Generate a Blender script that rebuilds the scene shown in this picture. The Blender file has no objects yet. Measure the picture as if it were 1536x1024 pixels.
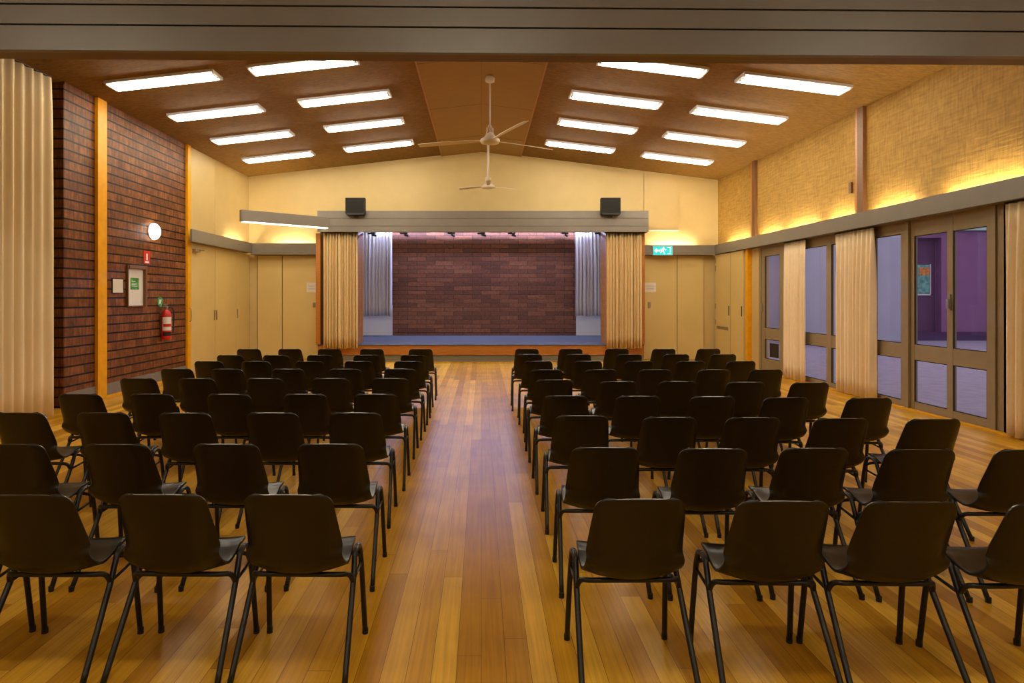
import bpy, bmesh, math, random
from mathutils import Vector, Matrix
random.seed(7)
C = bpy.context.scene.collection
SC = bpy.context.scene
PI = math.pi

# ------------------------------------------------------------------ camera, world, exposure
cam = bpy.data.cameras.new('camera'); camo = bpy.data.objects.new('camera', cam); C.objects.link(camo)
camo.location = (0, 0, 1.58); camo.rotation_euler = (PI/2, 0, 0)
cam.sensor_width = 36; cam.lens = 22.5; cam.shift_x = 46/1536; cam.shift_y = -66/1536
cam.clip_start = .05; cam.clip_end = 200
SC.camera = camo
SC.view_settings.view_transform = 'Standard'
SC.view_settings.look = 'None'
SC.view_settings.gamma = 1
SC.view_settings.use_curve_mapping = False
SC.view_settings.exposure = 0.0
W = bpy.data.worlds.new('dusk_sky'); SC.world = W; W.use_nodes = True
bg = W.node_tree.nodes['Background']
bg.inputs[0].default_value = (.78, .68, .78, 1); bg.inputs[1].default_value = 1.0
TUBE = 46.0        # ceiling tubes
COVE = 150.0        # uplight tubes behind the pelmets

# ------------------------------------------------------------------ material helpers
def newmat(name):
    m = bpy.data.materials.new(name); m.use_nodes = True
    nt = m.node_tree; b = nt.nodes['Principled BSDF']
    return m, nt, b
def plain(name, col, rough=.5, metal=0, spec=.5, noise=0, nscale=30, bump=0, coat=0):
    m, nt, b = newmat(name)
    b.inputs['Base Color'].default_value = (*col, 1)
    b.inputs['Roughness'].default_value = rough; b.inputs['Metallic'].default_value = metal
    b.inputs['Specular IOR Level'].default_value = spec
    if coat: b.inputs['Coat Weight'].default_value = coat
    if noise or bump:
        tc = nt.nodes.new('ShaderNodeTexCoord'); n = nt.nodes.new('ShaderNodeTexNoise')
        n.inputs['Scale'].default_value = nscale; n.inputs['Detail'].default_value = 4
        nt.links.new(tc.outputs['Object'], n.inputs['Vector'])
        if noise:
            r = nt.nodes.new('ShaderNodeValToRGB')
            r.color_ramp.elements[0].position = .3; r.color_ramp.elements[1].position = .7
            r.color_ramp.elements[0].color = (*[c*(1-noise) for c in col], 1)
            r.color_ramp.elements[1].color = (*[min(1, c*(1+noise)) for c in col], 1)
            nt.links.new(n.outputs['Fac'], r.inputs[0]); nt.links.new(r.outputs[0], b.inputs['Base Color'])
        if bump:
            bp = nt.nodes.new('ShaderNodeBump'); bp.inputs['Strength'].default_value = bump; bp.inputs['Distance'].default_value = .01
            nt.links.new(n.outputs['Fac'], bp.inputs['Height']); nt.links.new(bp.outputs[0], b.inputs['Normal'])
    return m
def emis(name, col, s):
    m, nt, b = newmat(name)
    b.inputs['Base Color'].default_value = (*col, 1)
    b.inputs['Emission Color'].default_value = (*col, 1); b.inputs['Emission Strength'].default_value = s
    return m
def swiz(nt, order):
    """object coordinates re-ordered, e.g. 'yz' -> (y, z, 0)"""
    tc = nt.nodes.new('ShaderNodeTexCoord'); s = nt.nodes.new('ShaderNodeSeparateXYZ'); c = nt.nodes.new('ShaderNodeCombineXYZ')
    nt.links.new(tc.outputs['Object'], s.inputs[0])
    for i, k in enumerate(order): nt.links.new(s.outputs['xyz'.index(k)], c.inputs[i])
    return c.outputs[0]
def brickmat(name, order, row, width, c1, c2, c3, mortar, msize, rough=.6, bump=.6, spec=.5, bed=0):
    m, nt, b = newmat(name); N = nt.nodes; L = nt.links
    v = swiz(nt, order)
    t = N.new('ShaderNodeTexBrick'); L.new(v, t.inputs['Vector'])
    t.inputs['Scale'].default_value = 1; t.inputs['Brick Width'].default_value = width; t.inputs['Row Height'].default_value = row
    t.inputs['Mortar Size'].default_value = msize; t.inputs['Mortar Smooth'].default_value = .15
    t.inputs['Color1'].default_value = (0, 0, 0, 1); t.inputs['Color2'].default_value = (1, 1, 1, 1); t.inputs['Mortar'].default_value = (.5, .5, .5, 1)
    r = N.new('ShaderNodeValToRGB'); L.new(t.outputs['Color'], r.inputs[0])
    e = r.color_ramp.elements; e[0].position = 0; e[0].color = (*c1, 1); e[1].position = 1; e[1].color = (*c3, 1)
    k = e.new(.5); k.color = (*c2, 1)
    n = N.new('ShaderNodeTexNoise'); n.inputs['Scale'].default_value = 14; n.inputs['Detail'].default_value = 5; L.new(v, n.inputs['Vector'])
    mx = N.new('ShaderNodeMix'); mx.data_type = 'RGBA'; mx.blend_type = 'MULTIPLY'; mx.inputs['Factor'].default_value = .55
    L.new(r.outputs[0], mx.inputs['A']); 
    rr = N.new('ShaderNodeValToRGB'); rr.color_ramp.elements[0].position = .25; rr.color_ramp.elements[0].color = (.35, .35, .35, 1)
    rr.color_ramp.elements[1].position = .7; rr.color_ramp.elements[1].color = (1.3, 1.3, 1.3, 1)
    L.new(n.outputs['Fac'], rr.inputs[0]); L.new(rr.outputs[0], mx.inputs['B'])
    m2 = N.new('ShaderNodeMix'); m2.data_type = 'RGBA'; L.new(t.outputs['Fac'], m2.inputs['Factor'])
    L.new(mx.outputs['Result'], m2.inputs['A']); m2.inputs['B'].default_value = (*mortar, 1)
    colout = m2.outputs['Result']; facout = t.outputs['Fac']
    if bed:      # deep raked bed joints between the courses, short tooled marks on each brick face
        sp = N.new('ShaderNodeSeparateXYZ'); L.new(v, sp.inputs[0])
        dv = N.new('ShaderNodeMath'); dv.operation = 'DIVIDE'; dv.inputs[1].default_value = row; L.new(sp.outputs[1], dv.inputs[0])
        fr = N.new('ShaderNodeMath'); fr.operation = 'FRACT'; L.new(dv.outputs[0], fr.inputs[0])
        lt = N.new('ShaderNodeMath'); lt.operation = 'LESS_THAN'; lt.inputs[1].default_value = bed; L.new(fr.outputs[0], lt.inputs[0])
        mp = N.new('ShaderNodeMapping'); mp.inputs['Scale'].default_value = (26, 3, 1); L.new(v, mp.inputs[0])
        n3 = N.new('ShaderNodeTexNoise'); n3.inputs['Scale'].default_value = 1; L.new(mp.outputs[0], n3.inputs['Vector'])
        r3 = N.new('ShaderNodeValToRGB'); r3.color_ramp.elements[0].position = .38; r3.color_ramp.elements[0].color = (.6, .6, .6, 1)
        r3.color_ramp.elements[1].position = .62; r3.color_ramp.elements[1].color = (1.2, 1.2, 1.2, 1); L.new(n3.outputs['Fac'], r3.inputs[0])
        m4 = N.new('ShaderNodeMix'); m4.data_type = 'RGBA'; m4.blend_type = 'MULTIPLY'; m4.inputs['Factor'].default_value = .8
        L.new(colout, m4.inputs['A']); L.new(r3.outputs[0], m4.inputs['B'])
        m3 = N.new('ShaderNodeMix'); m3.data_type = 'RGBA'; L.new(lt.outputs[0], m3.inputs['Factor'])
        L.new(m4.outputs['Result'], m3.inputs['A']); m3.inputs['B'].default_value = (.008, .006, .005, 1)
        colout = m3.outputs['Result']
        mxx = N.new('ShaderNodeMath'); mxx.operation = 'MAXIMUM'; L.new(facout, mxx.inputs[0]); L.new(lt.outputs[0], mxx.inputs[1]); facout = mxx.outputs[0]
    L.new(colout, b.inputs['Base Color'])
    inv = N.new('ShaderNodeMath'); inv.operation = 'SUBTRACT'; inv.inputs[0].default_value = 1; L.new(facout, inv.inputs[1])
    bp = N.new('ShaderNodeBump'); bp.inputs['Strength'].default_value = bump; bp.inputs['Distance'].default_value = .012
    L.new(inv.outputs[0], bp.inputs['Height']); L.new(bp.outputs[0], b.inputs['Normal'])
    b.inputs['Roughness'].default_value = rough; b.inputs['Specular IOR Level'].default_value = spec
    return m
def streakmat(name, order, sx, sy, c1, c2, rough=.8, bump=.3, detail=6, dist=.01):
    """fibrous or woven or grained surface: noise stretched along one or two axes"""
    m, nt, b = newmat(name); N = nt.nodes; L = nt.links
    v = swiz(nt, order); fac = None
    for a in ([(sx, sy)] if not isinstance(sx, tuple) else [sx, sy]):
        mp = N.new('ShaderNodeMapping'); mp.inputs['Scale'].default_value = (a[0], a[1], 1); L.new(v, mp.inputs[0])
        n = N.new('ShaderNodeTexNoise'); n.inputs['Scale'].default_value = 1; n.inputs['Detail'].default_value = detail; L.new(mp.outputs[0], n.inputs['Vector'])
        if fac is None: fac = n.outputs['Fac']
        else:
            ad = N.new('ShaderNodeMath'); ad.operation = 'ADD'; L.new(fac, ad.inputs[0]); L.new(n.outputs['Fac'], ad.inputs[1])
            hf = N.new('ShaderNodeMath'); hf.operation = 'MULTIPLY'; hf.inputs[1].default_value = .5; L.new(ad.outputs[0], hf.inputs[0]); fac = hf.outputs[0]
    r = N.new('ShaderNodeValToRGB'); r.color_ramp.elements[0].position = .34; r.color_ramp.elements[1].position = .64
    r.color_ramp.elements[0].color = (*c1, 1); r.color_ramp.elements[1].color = (*c2, 1)
    L.new(fac, r.inputs[0]); L.new(r.outputs[0], b.inputs['Base Color'])
    bp = N.new('ShaderNodeBump'); bp.inputs['Strength'].default_value = bump; bp.inputs['Distance'].default_value = dist
    L.new(fac, bp.inputs['Height']); L.new(bp.outputs[0], b.inputs['Normal'])
    b.inputs['Roughness'].default_value = rough
    return m
def floormat():
    m, nt, b = newmat('polished_boards'); N = nt.nodes; L = nt.links
    v = swiz(nt, 'yx')
    sp = N.new('ShaderNodeSeparateXYZ'); L.new(v, sp.inputs[0])
    def mth(op, a, b=None):
        q = N.new('ShaderNodeMath'); q.operation = op; L.new(a, q.inputs[0])
        if b is not None:
            if isinstance(b, (int, float)): q.inputs[1].default_value = b
            else: L.new(b, q.inputs[1])
        return q.outputs[0]
    idx = mth('FLOOR', mth('DIVIDE', sp.outputs[1], .105))
    wn = N.new('ShaderNodeTexWhiteNoise'); wn.noise_dimensions = '1D'; L.new(idx, wn.inputs['W'])
    sh = mth('ADD', sp.outputs[0], mth('MULTIPLY', wn.outputs['Value'], 9.0))
    cb = N.new('ShaderNodeCombineXYZ'); L.new(sh, cb.inputs[0]); L.new(sp.outputs[1], cb.inputs[1])
    t = N.new('ShaderNodeTexBrick'); L.new(cb.outputs[0], t.inputs['Vector'])
    t.offset = 0
    for k, val in (('Scale', 1), ('Brick Width', 4.3), ('Row Height', .105), ('Mortar Size', .0011), ('Mortar Smooth', .2)): t.inputs[k].default_value = val
    t.inputs['Color1'].default_value = (0, 0, 0, 1); t.inputs['Color2'].default_value = (1, 1, 1, 1); t.inputs['Mortar'].default_value = (.3, .3, .3, 1)
    r = N.new('ShaderNodeValToRGB'); L.new(t.outputs['Color'], r.inputs[0])
    e = r.color_ramp.elements; e[0].color = (.48, .225, .012, 1); e[1].color = (.86, .52, .065, 1); k = e.new(.35); k.color = (.58, .295, .018, 1); k = e.new(.72); k.color = (.70, .385, .032, 1)
    mp = N.new('ShaderNodeMapping'); mp.inputs['Scale'].default_value = (1.6, 60, 1); L.new(v, mp.inputs[0])
    n = N.new('ShaderNodeTexNoise'); n.inputs['Scale'].default_value = 1; n.inputs['Detail'].default_value = 6; n.inputs['Distortion'].default_value = .6; L.new(mp.outputs[0], n.inputs['Vector'])
    n2 = N.new('ShaderNodeTexNoise'); n2.inputs['Scale'].default_value = 2.2; n2.inputs['Detail'].default_value = 3; L.new(v, n2.inputs['Vector'])
    ad = N.new('ShaderNodeMath'); ad.operation = 'ADD'; L.new(n.outputs['Fac'], ad.inputs[0]); L.new(n2.outputs['Fac'], ad.inputs[1])
    rr = N.new('ShaderNodeValToRGB'); rr.color_ramp.elements[0].position = .4; rr.color_ramp.elements[0].color = (.74, .69, .60, 1)
    rr.color_ramp.elements[1].position = .62; rr.color_ramp.elements[1].color = (1.12, 1.12, 1.12, 1)
    h = N.new('ShaderNodeMath'); h.operation = 'MULTIPLY'; h.inputs[1].default_value = .5; L.new(ad.outputs[0], h.inputs[0]); L.new(h.outputs[0], rr.inputs[0])
    mx = N.new('ShaderNodeMix'); mx.data_type = 'RGBA'; mx.blend_type = 'MULTIPLY'; mx.inputs['Factor'].default_value = .8
    L.new(r.outputs[0], mx.inputs['A']); L.new(rr.outputs[0], mx.inputs['B'])
    m2 = N.new('ShaderNodeMix'); m2.data_type = 'RGBA'; L.new(t.outputs['Fac'], m2.inputs['Factor'])
    L.new(mx.outputs['Result'], m2.inputs['A']); m2.inputs['B'].default_value = (.10, .035, .008, 1)
    L.new(m2.outputs['Result'], b.inputs['Base Color'])
    b.inputs['Roughness'].default_value = .33; b.inputs['Specular IOR Level'].default_value = .10; b.inputs['Specular Tint'].default_value = (1, .74, .38, 1)
    bp = N.new('ShaderNodeBump'); bp.inputs['Strength'].default_value = .08; bp.inputs['Distance'].default_value = .004
    L.new(n2.outputs['Fac'], bp.inputs['Height']); L.new(bp.outputs[0], b.inputs['Normal'])
    return m
def glassmat():
    m, nt, b = newmat('window_glass'); N = nt.nodes; L = nt.links
    N.remove(b); out = N['Material Output']
    t = N.new('ShaderNodeBsdfTransparent'); t.inputs[0].default_value = (.93, .95, .98, 1)
    g = N.new('ShaderNodeBsdfGlossy'); g.inputs['Roughness'].default_value = .02
    lw = N.new('ShaderNodeLayerWeight'); pw = N.new('ShaderNodeMath'); pw.operation = 'POWER'; pw.inputs[1].default_value = 4; L.new(lw.outputs['Facing'], pw.inputs[0])
    ma = N.new('ShaderNodeMath'); ma.operation = 'MULTIPLY_ADD'; ma.inputs[1].default_value = .35; ma.inputs[2].default_value = .02; L.new(pw.outputs[0], ma.inputs[0])
    mx = N.new('ShaderNodeMixShader'); L.new(ma.outputs[0], mx.inputs[0]); L.new(t.outputs[0], mx.inputs[1]); L.new(g.outputs[0], mx.inputs[2])
    L.new(mx.outputs[0], out.inputs[0])
    return m

M = {}
M['floor'] = floormat()
M['cream'] = plain('cream_paint', (.57, .425, .175), .55, noise=.03, nscale=3)
M['cream_door'] = plain('cream_door_paint', (.64, .49, .19), .42, noise=.03, nscale=2)
M['brick'] = brickmat('dark_red_brick_side', 'yz', .142, .24, (.15, .050, .015), (.19, .065, .019), (.25, .092, .028), (.11, .037, .014), .002, .5, .5, spec=.2, bed=.17)
M['brick_x'] = brickmat('dark_red_brick_front', 'xz', .142, .24, (.15, .050, .015), (.19, .065, .019), (.25, .092, .028), (.11, .037, .014), .002, .5, .5, spec=.2, bed=.17)
M['brick_stage'] = brickmat('stage_brick', 'xz', .128, .56, (.13, .042, .022), (.19, .062, .028), (.27, .095, .042), (.014, .008, .008), .007, .42, .8)
M['straw'] = streakmat('strawboard_ceiling', 'xy', (5, 34), (14, 60), (.115, .058, .002), (.31, .155, .006), .85, .5)
M['hessian'] = streakmat('hessian_wall', 'yz', (3.5, 26), (30, 4.5), (.27, .150, .020), (.47, .275, .048), .8, .9, 4, .02)
M['ply'] = streakmat('ply_panel', 'xy', 3, 60, (.31, .165, .013), (.36, .195, .018), .55, .05)
M['grey_beam'] = plain('grey_beam_paint', (.155, .142, .125), .38, noise=.04, nscale=3)
M['beam_soffit'] = plain('beam_soffit_warm_bounce', (.17, .10, .065), .5)  # brown is warm reflected light painted onto the underside of the grey beam
M['pelmet'] = plain('grey_beige_pelmet', (.19, .170, .140), .45, noise=.04, nscale=4)
M['groove'] = plain('dark_groove', (.012, .011, .010), .8)
M['bronze'] = plain('bronze_window_frame', (.27, .205, .105), .45, noise=.05, nscale=6)
M['dark'] = plain('dark_gap', (.02, .014, .008), .7)
M['yellow'] = plain('varnished_yellow_timber', (.80, .38, .008), .4, spec=.15, noise=.08, nscale=8)
M['timber'] = streakmat('orange_timber', 'xz', 4, 70, (.36, .12, .015), (.46, .18, .028), .4, .1)
M['darktimber'] = plain('dark_brown_timber', (.16, .065, .016), .5, noise=.1)
M['curtain_long'] = plain('beige_curtain', (.86, .72, .47), .9, spec=.1)
M['curtain'] = plain('cream_curtain', (.88, .73, .50), .9, spec=.15, noise=.03, nscale=6)
M['curtain_gold'] = plain('golden_cream_curtain', (.70, .53, .28), .9, spec=.15, noise=.03, nscale=6)
M['curtain_white'] = plain('white_curtain', (.66, .60, .58), .9, spec=.15)
M['white'] = plain('white_paint', (.74, .72, .68), .5)
M['paper'] = plain('white_paper', (.72, .69, .62), .7)
M['carpet'] = plain('blue_grey_stage_carpet', (.075, .08, .115), .9, noise=.12, nscale=60)
M['kick'] = plain('grey_green_kickboard', (.19, .17, .12), .6)
M['skirting'] = plain('grey_skirting', (.19, .18, .16), .5)
M['plastic'] = plain('black_chair_plastic', (.0042, .0032, .0022), .34, spec=.55)
M['steel'] = plain('black_painted_steel', (.007, .008, .010), .35, spec=.45)
M['rubber'] = plain('black_rubber', (.01, .01, .01), .7)
M['tube'] = emis('fluorescent_tube', (1, .88, .68), TUBE)
M['reflector'] = plain('dull_reflector', (.020, .020, .028), .5)
M['lampframe'] = plain('white_lamp_frame', (.78, .76, .86), .4)
M['lampwhite'] = plain('lamp_casing', (.70, .68, .70), .4)
M['cove'] = emis('cove_tube', (1, .85, .60), COVE)
M['globe'] = emis('opal_globe', (1, .93, .82), 9)
M['cool'] = emis('cool_stage_tube', (.44, .55, 1.0), 250)
M['fan'] = plain('fan_white_enamel', (.74, .66, .56), .4)
M['black'] = plain('black_speaker', (.006, .006, .006), .5)
M['mesh'] = plain('speaker_grille', (.006, .006, .006), .8, bump=.6, nscale=400)
M['red'] = plain('red_paint', (.62, .018, .012), .35)
M['sign_white'] = plain('sign_white', (.80, .78, .76), .5)
M['green'] = plain('poster_green', (.05, .30, .06), .5, noise=.6, nscale=14)
M['teal'] = emis('exit_sign_teal', (.012, .42, .42), 1.1)
M['sign_lit'] = emis('exit_sign_white', (.9, 1, 1), 1.2)
M['metal'] = plain('brushed_metal', (.35, .30, .22), .35, metal=.8)
M['glass'] = glassmat()
M['purple'] = plain('purple_render', (.27, .12, .26), .8, noise=.06, nscale=2)
M['purple_dark'] = plain('dark_purple_paint', (.13, .055, .13), .7)
M['purple_base'] = plain('purple_plinth', (.08, .03, .10), .8)
M['paleblue'] = plain('pale_blue_render', (.50, .50, .60), .8, noise=.04, nscale=1)
M['tealfascia'] = plain('pale_teal_fascia', (.42, .62, .55), .6)
M['paving'] = plain('lavender_grey_paving', (.36, .31, .42), .85, noise=.12, nscale=5)
M['outbrick'] = brickmat('courtyard_brick', 'xz', .12, .4, (.12, .07, .12), (.16, .09, .14), (.20, .12, .17), (.05, .04, .06), .01, .8, .4)
M['poster_teal'] = plain('poster_teal', (.16, .42, .36), .6, noise=.5, nscale=9)
M['poster_orange'] = plain('poster_orange', (.70, .28, .06), .6, noise=.4, nscale=12)

# ------------------------------------------------------------------ mesh helpers
def box(bm, x0, x1, y0, y1, z0, z1, mat=None):
    vs = [bm.verts.new(p) for p in ((x0,y0,z0),(x1,y0,z0),(x1,y1,z0),(x0,y1,z0),(x0,y0,z1),(x1,y0,z1),(x1,y1,z1),(x0,y1,z1))]
    if mat is not None:
        for v in vs: v.co = mat @ v.co
    for f in ((0,3,2,1),(4,5,6,7),(0,1,5,4),(1,2,6,5),(2,3,7,6),(3,0,4,7)): bm.faces.new([vs[i] for i in f])
    return vs
def prism(bm, pts, axis, a, b):
    """polygon pts (2D) extruded along axis from a to b"""
    def P(p, t): 
        return {'x': (t, p[0], p[1]), 'y': (p[0], t, p[1]), 'z': (p[0], p[1], t)}[axis]
    A = [bm.verts.new(P(p, a)) for p in pts]; B = [bm.verts.new(P(p, b)) for p in pts]
    bm.faces.new(A); bm.faces.new(B[::-1]); n = len(pts)
    for i in range(n): bm.faces.new((A[i], B[i], B[(i+1) % n], A[(i+1) % n]))
def tube(bm, pts, r, seg=10, caps=True, r2=None):
    pts = [Vector(p) for p in pts]; rings = []; n = len(pts); up = None
    for i, p in enumerate(pts):
        t = (pts[min(i+1, n-1)] - pts[max(i-1, 0)]).normalized()
        if up is None: up = t.orthogonal().normalized()
        u = (up - t*up.dot(t)).normalized(); up = u; w = t.cross(u)
        rr = r if r2 is None else r + (r2-r)*i/(n-1)
        rings.append([bm.verts.new(p + u*math.cos(2*PI*k/seg)*rr + w*math.sin(2*PI*k/seg)*rr) for k in range(seg)])
    for a, b in zip(rings, rings[1:]):
        for k in range(seg): bm.faces.new((a[k], a[(k+1) % seg], b[(k+1) % seg], b[k]))
    if caps: bm.faces.new(rings[0][::-1]); bm.faces.new(rings[-1])
def smooth_path(pts, n=6):
    pts = [Vector(p) for p in pts]; out = []
    for i in range(len(pts)-1):
        p0 = pts[max(i-1, 0)]; p1 = pts[i]; p2 = pts[i+1]; p3 = pts[min(i+2, len(pts)-1)]
        for k in range(n):
            t = k/n
            out.append(.5*((2*p1)+(-p0+p2)*t+(2*p0-5*p1+4*p2-p3)*t*t+(-p0+3*p1-3*p2+p3)*t*t*t))
    out.append(pts[-1]); return out
def lathe(bm, prof, seg=24, c=(0,0,0), mat=None):
    rings = []
    for r, z in prof:
        ring = [bm.verts.new((c[0]+r*math.cos(2*PI*k/seg), c[1]+r*math.sin(2*PI*k/seg), c[2]+z)) for k in range(seg)]
        rings.append(ring)
    for a, b in zip(rings, rings[1:]):
        for k in range(seg): bm.faces.new((a[k], a[(k+1) % seg], b[(k+1) % seg], b[k]))
    bm.faces.new(rings[0][::-1]); bm.faces.new(rings[-1])
    if mat is not None:
        for ring in rings:
            for v in ring: v.co = mat @ v.co
def obj(name, bm, mat, parent=None, smooth=False, bevel=0):
    bmesh.ops.recalc_face_normals(bm, faces=bm.faces)
    me = bpy.data.meshes.new(name); bm.to_mesh(me); bm.free()
    me.materials.append(M[mat] if isinstance(mat, str) else mat)
    if smooth:
        for p in me.polygons: p.use_smooth = True
    o = bpy.data.objects.new(name, me); C.objects.link(o)
    if parent: o.parent = parent
    if bevel:
        b = o.modifiers.new('bevel', 'BEVEL'); b.width = bevel; b.segments = 2; b.limit_method = 'ANGLE'
    return o
def bx(name, mat, dims, parent=None, bevel=0):
    bm = bmesh.new()
    if not isinstance(dims, list): dims = [dims]
    for d in dims: box(bm, *d)
    return obj(name, bm, mat, parent, bevel=bevel)
def struct(o): o['kind'] = 'structure'; return o
def thing(name, label, cat, loc=(0,0,0), rz=0, group=None):
    o = bpy.data.objects.new(name, None); C.objects.link(o); o.location = loc; o.rotation_euler = (0, 0, rz)
    o.empty_display_size = .1
    return tag(o, label, cat, group)
def tag(o, label, cat, group=None):
    o['label'] = label; o['category'] = cat
    if group: o['group'] = group
    return o
def dup(root, loc, rz, label, group=None):
    r = root.copy(); C.objects.link(r); r.location = loc; r.rotation_euler = (0, 0, rz); r['label'] = label
    if group: r['group'] = group
    for ch in list(root.children):
        c = ch.copy(); C.objects.link(c); c.parent = r
        for g in list(ch.children):
            d = g.copy(); C.objects.link(d); d.parent = c
    return r

# ------------------------------------------------------------------ room dimensions
XL, XR, YB = -5.96, 6.05, 16.36          # inner faces of the side walls, back wall
AP = 5.33; EL = 4.665; ER = 4.58         # apex and eaves of the ceiling
YBEAM = 4.5; YN = -4.0                   # beam between the two rooms; rear of the near room
def ceil_z(x): return AP + (EL-AP)*(x/XL) if x < 0 else AP + (ER-AP)*(x/XR)

# floor
struct(bx('floor', 'floor', (-6.75, 6.2, YN, 16.5, -.12, 0)))
# ceilings: two sloping halves, a central ridge panel on each, flat ceiling over the near room
for s, xe in ((-1, -6.75), (1, 6.25)):
    bm = bmesh.new(); prism(bm, [(0, AP), (xe, ceil_z(xe)), (xe, ceil_z(xe)+.15), (0, AP+.15)], 'y', YBEAM+.15, 16.5)
    c = struct(obj('ceiling', bm, 'straw'))
    bm = bmesh.new(); x1 = s*1.0
    prism(bm, [(s*.002, AP-.03), (x1, ceil_z(x1)-.03), (x1, ceil_z(x1)+.0), (s*.002, AP)], 'y', YBEAM+.2, YB-.005)
    p = obj('ridge_panel', bm, 'ply', c)
    bm = bmesh.new()
    for y in (7.4, 9.9, 12.3, 14.7):
        prism(bm, [(s*.002, AP-.033), (x1, ceil_z(x1)-.033), (x1, ceil_z(x1)-.028), (s*.002, AP-.028)], 'y', y, y+.006)
    obj('panel_joint', bm, 'darktimber', c)
    bm = bmesh.new(); prism(bm, [(x1, ceil_z(x1)-.042), (x1+s*.018, ceil_z(x1+s*.018)-.042), (x1+s*.018, ceil_z(x1)+.0), (x1, ceil_z(x1)+.0)], 'y', YBEAM+.2, YB-.005)
    obj('edge_strip', bm, 'timber', c)
struct(bx('ceiling', 'white', (-6.75, 6.2, YN, YBEAM-.2, 4.2, 4.3)))

# back gable wall with the stage opening
bm = bmesh.new()
prism(bm, [(-6.75, 0), (-3.12, 0), (-3.12, 3.3), (3.15, 3.3), (3.15, 0), (6.2, 0), (6.2, ceil_z(6.2)), (0, AP+.02), (-6.75, ceil_z(-6.75))], 'y', YB, YB+.14)
struct(obj('wall_back', bm, 'cream'))
# left wall: brick for its first stretch, cream beyond, and a recessed bay with the long curtain
bw = struct(bx('wall_left', 'brick', (-6.45, XL, 9.15, 12.98, 0, ceil_z(-5.96)-.001)))
struct(bx('wall_left', 'brick_x', (-6.45, XL-.002, 9.135, 9.149, 0, ceil_z(-6.1)-.02)))
struct(bx('wall_left', 'cream', (-6.45, XL, 12.985, YB, 0, ceil_z(-5.96)-.001)))
struct(bx('wall_left', 'cream', (-6.75, -6.5, YN, 9.12, 0, 4.55)))
struct(bx('wall_rear', 'cream', (-6.5, 6.05, YN, YN+.1, 0, 4.2)))
# upper cream panels on the left wall, with the seam the doors below share
bm = bmesh.new(); box(bm, XL, XL+.012, 13.06, 14.275, 2.95, 4.62); box(bm, XL, XL+.012, 14.285, YB-.01, 2.95, 4.62)
tag(obj('wall_panel', bm, 'cream'), 'two tall cream wall panels above the grey pelmet left of the stage', 'wall panel')

# right wall: hessian band above the pelmet, solid ends, glazing between
struct(bx('wall_right', 'hessian', (XR, XR+.2, YBEAM+.1, YB-.002, 2.72, ER-.001)))
struct(bx('wall_right', 'cream', (6.12, 6.3, 14.02, YB-.002, 0, 2.715)))
struct(bx('wall_right', 'cream', (6.05, 6.3, YN+.1, 5.5, 0, 2.715)))
struct(bx('wall_right', 'cream', (6.05, 6.25, YN+.1, YBEAM+.095, 2.72, 4.2)))
# spandrel above the beam
bm = bmesh.new(); prism(bm, [(-6.45, 3.9), (6.04, 3.9), (6.04, ceil_z(6.04)-.01), (0, AP-.05), (-6.45, ceil_z(-6.45)-.01)], 'y', YBEAM+.22, YBEAM+.30)
struct(obj('wall_front', bm, 'cream'))

# ------------------------------------------------------------------ the big grey beam
beam = bpy.data.objects.new('trim_1', None); C.objects.link(beam); beam['kind'] = 'structure'
beam.location = (0, YBEAM, 3.3); beam.rotation_euler = (0, 0, math.radians(1.0))
bd = []
for z0, z1 in ((0, .170), (.183, .312), (.325, .60), (.613, .9)): bd.append((-6.35, 6.04, 0, .05, z0, z1))
bx('fascia_board', 'grey_beam', bd, beam)
bx('groove', 'groove', (-6.34, 6.03, .03, .06, .01, .89), beam)
bx('soffit', 'beam_soffit', (-6.34, 6.03, .052, .185, .004, .03), beam)
bx('core', 'beam_soffit', (-6.34, 6.03, .062, .185, .032, .88), beam)

# ------------------------------------------------------------------ pelmets (trim) with the lamps behind them
# right: long pelmet over the glazing
t = struct(bx('trim_2', 'pelmet', (5.87, 5.905, 4.9, 16.09, 2.665, 2.90)))
bx('soffit', 'pelmet', (5.906, XR-.002, 4.9, 16.09, 2.665, 2.69), t)
t = struct(bx('trim_3', 'pelmet', (4.02, 5.905, 16.095, 16.13, 2.655, 2.90)))
bx('soffit', 'pelmet', (4.02, 5.905, 16.131, YB-.002, 2.655, 2.68), t)
# left
t = struct(bx('trim_4', 'pelmet', (-5.80, -5.765, 12.75, 16.09, 2.70, 2.945)))
bx('soffit', 'pelmet', (XL+.015, -5.80, 12.99, 16.09, 2.70, 2.725), t)
t = struct(bx('trim_5', 'pelmet', (-5.80, -4.06, 16.095, 16.13, 2.66, 2.945)))
bx('soffit', 'pelmet', (-5.80, -4.06, 16.131, YB-.002, 2.66, 2.685), t)
def uplight(p0, p1, label, z=2.81):
    d = Vector(p1)-Vector(p0); L = d.length; rz = math.atan2(d.y, d.x)
    o = thing('uplight', label, 'light', ((p0[0]+p1[0])/2, (p0[1]+p1[1])/2, z), rz, 'hidden uplights behind the grey pelmets')
    bx('base', 'lampwhite', (-L/2, L/2, -.02, .02, -.035, 0), o)
    bm = bmesh.new(); tube(bm, [(-L/2+.02, 0, .02), (L/2-.02, 0, .02)], .014, 8); obj('tube', bm, 'cove', o)
    return o
ys = [(5.4, 6.6), (7.0, 8.3), (8.9, 9.8), (10.35, 11.1), (11.5, 12.6), (12.9, 13.8), (14.4, 15.7)]
nm = ['nearest the camera', 'second from the camera', 'third from the camera', 'fourth from the camera', 'fifth from the camera', 'sixth from the camera', 'nearest the stage']
for (a, b), w in zip(ys, nm): uplight((5.965, a), (5.965, b), 'strip light glowing behind pelmet over the windows, %s' % w)
uplight((4.35, 16.22), (5.4, 16.22), 'strip light glowing behind pelmet right of the stage')
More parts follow.
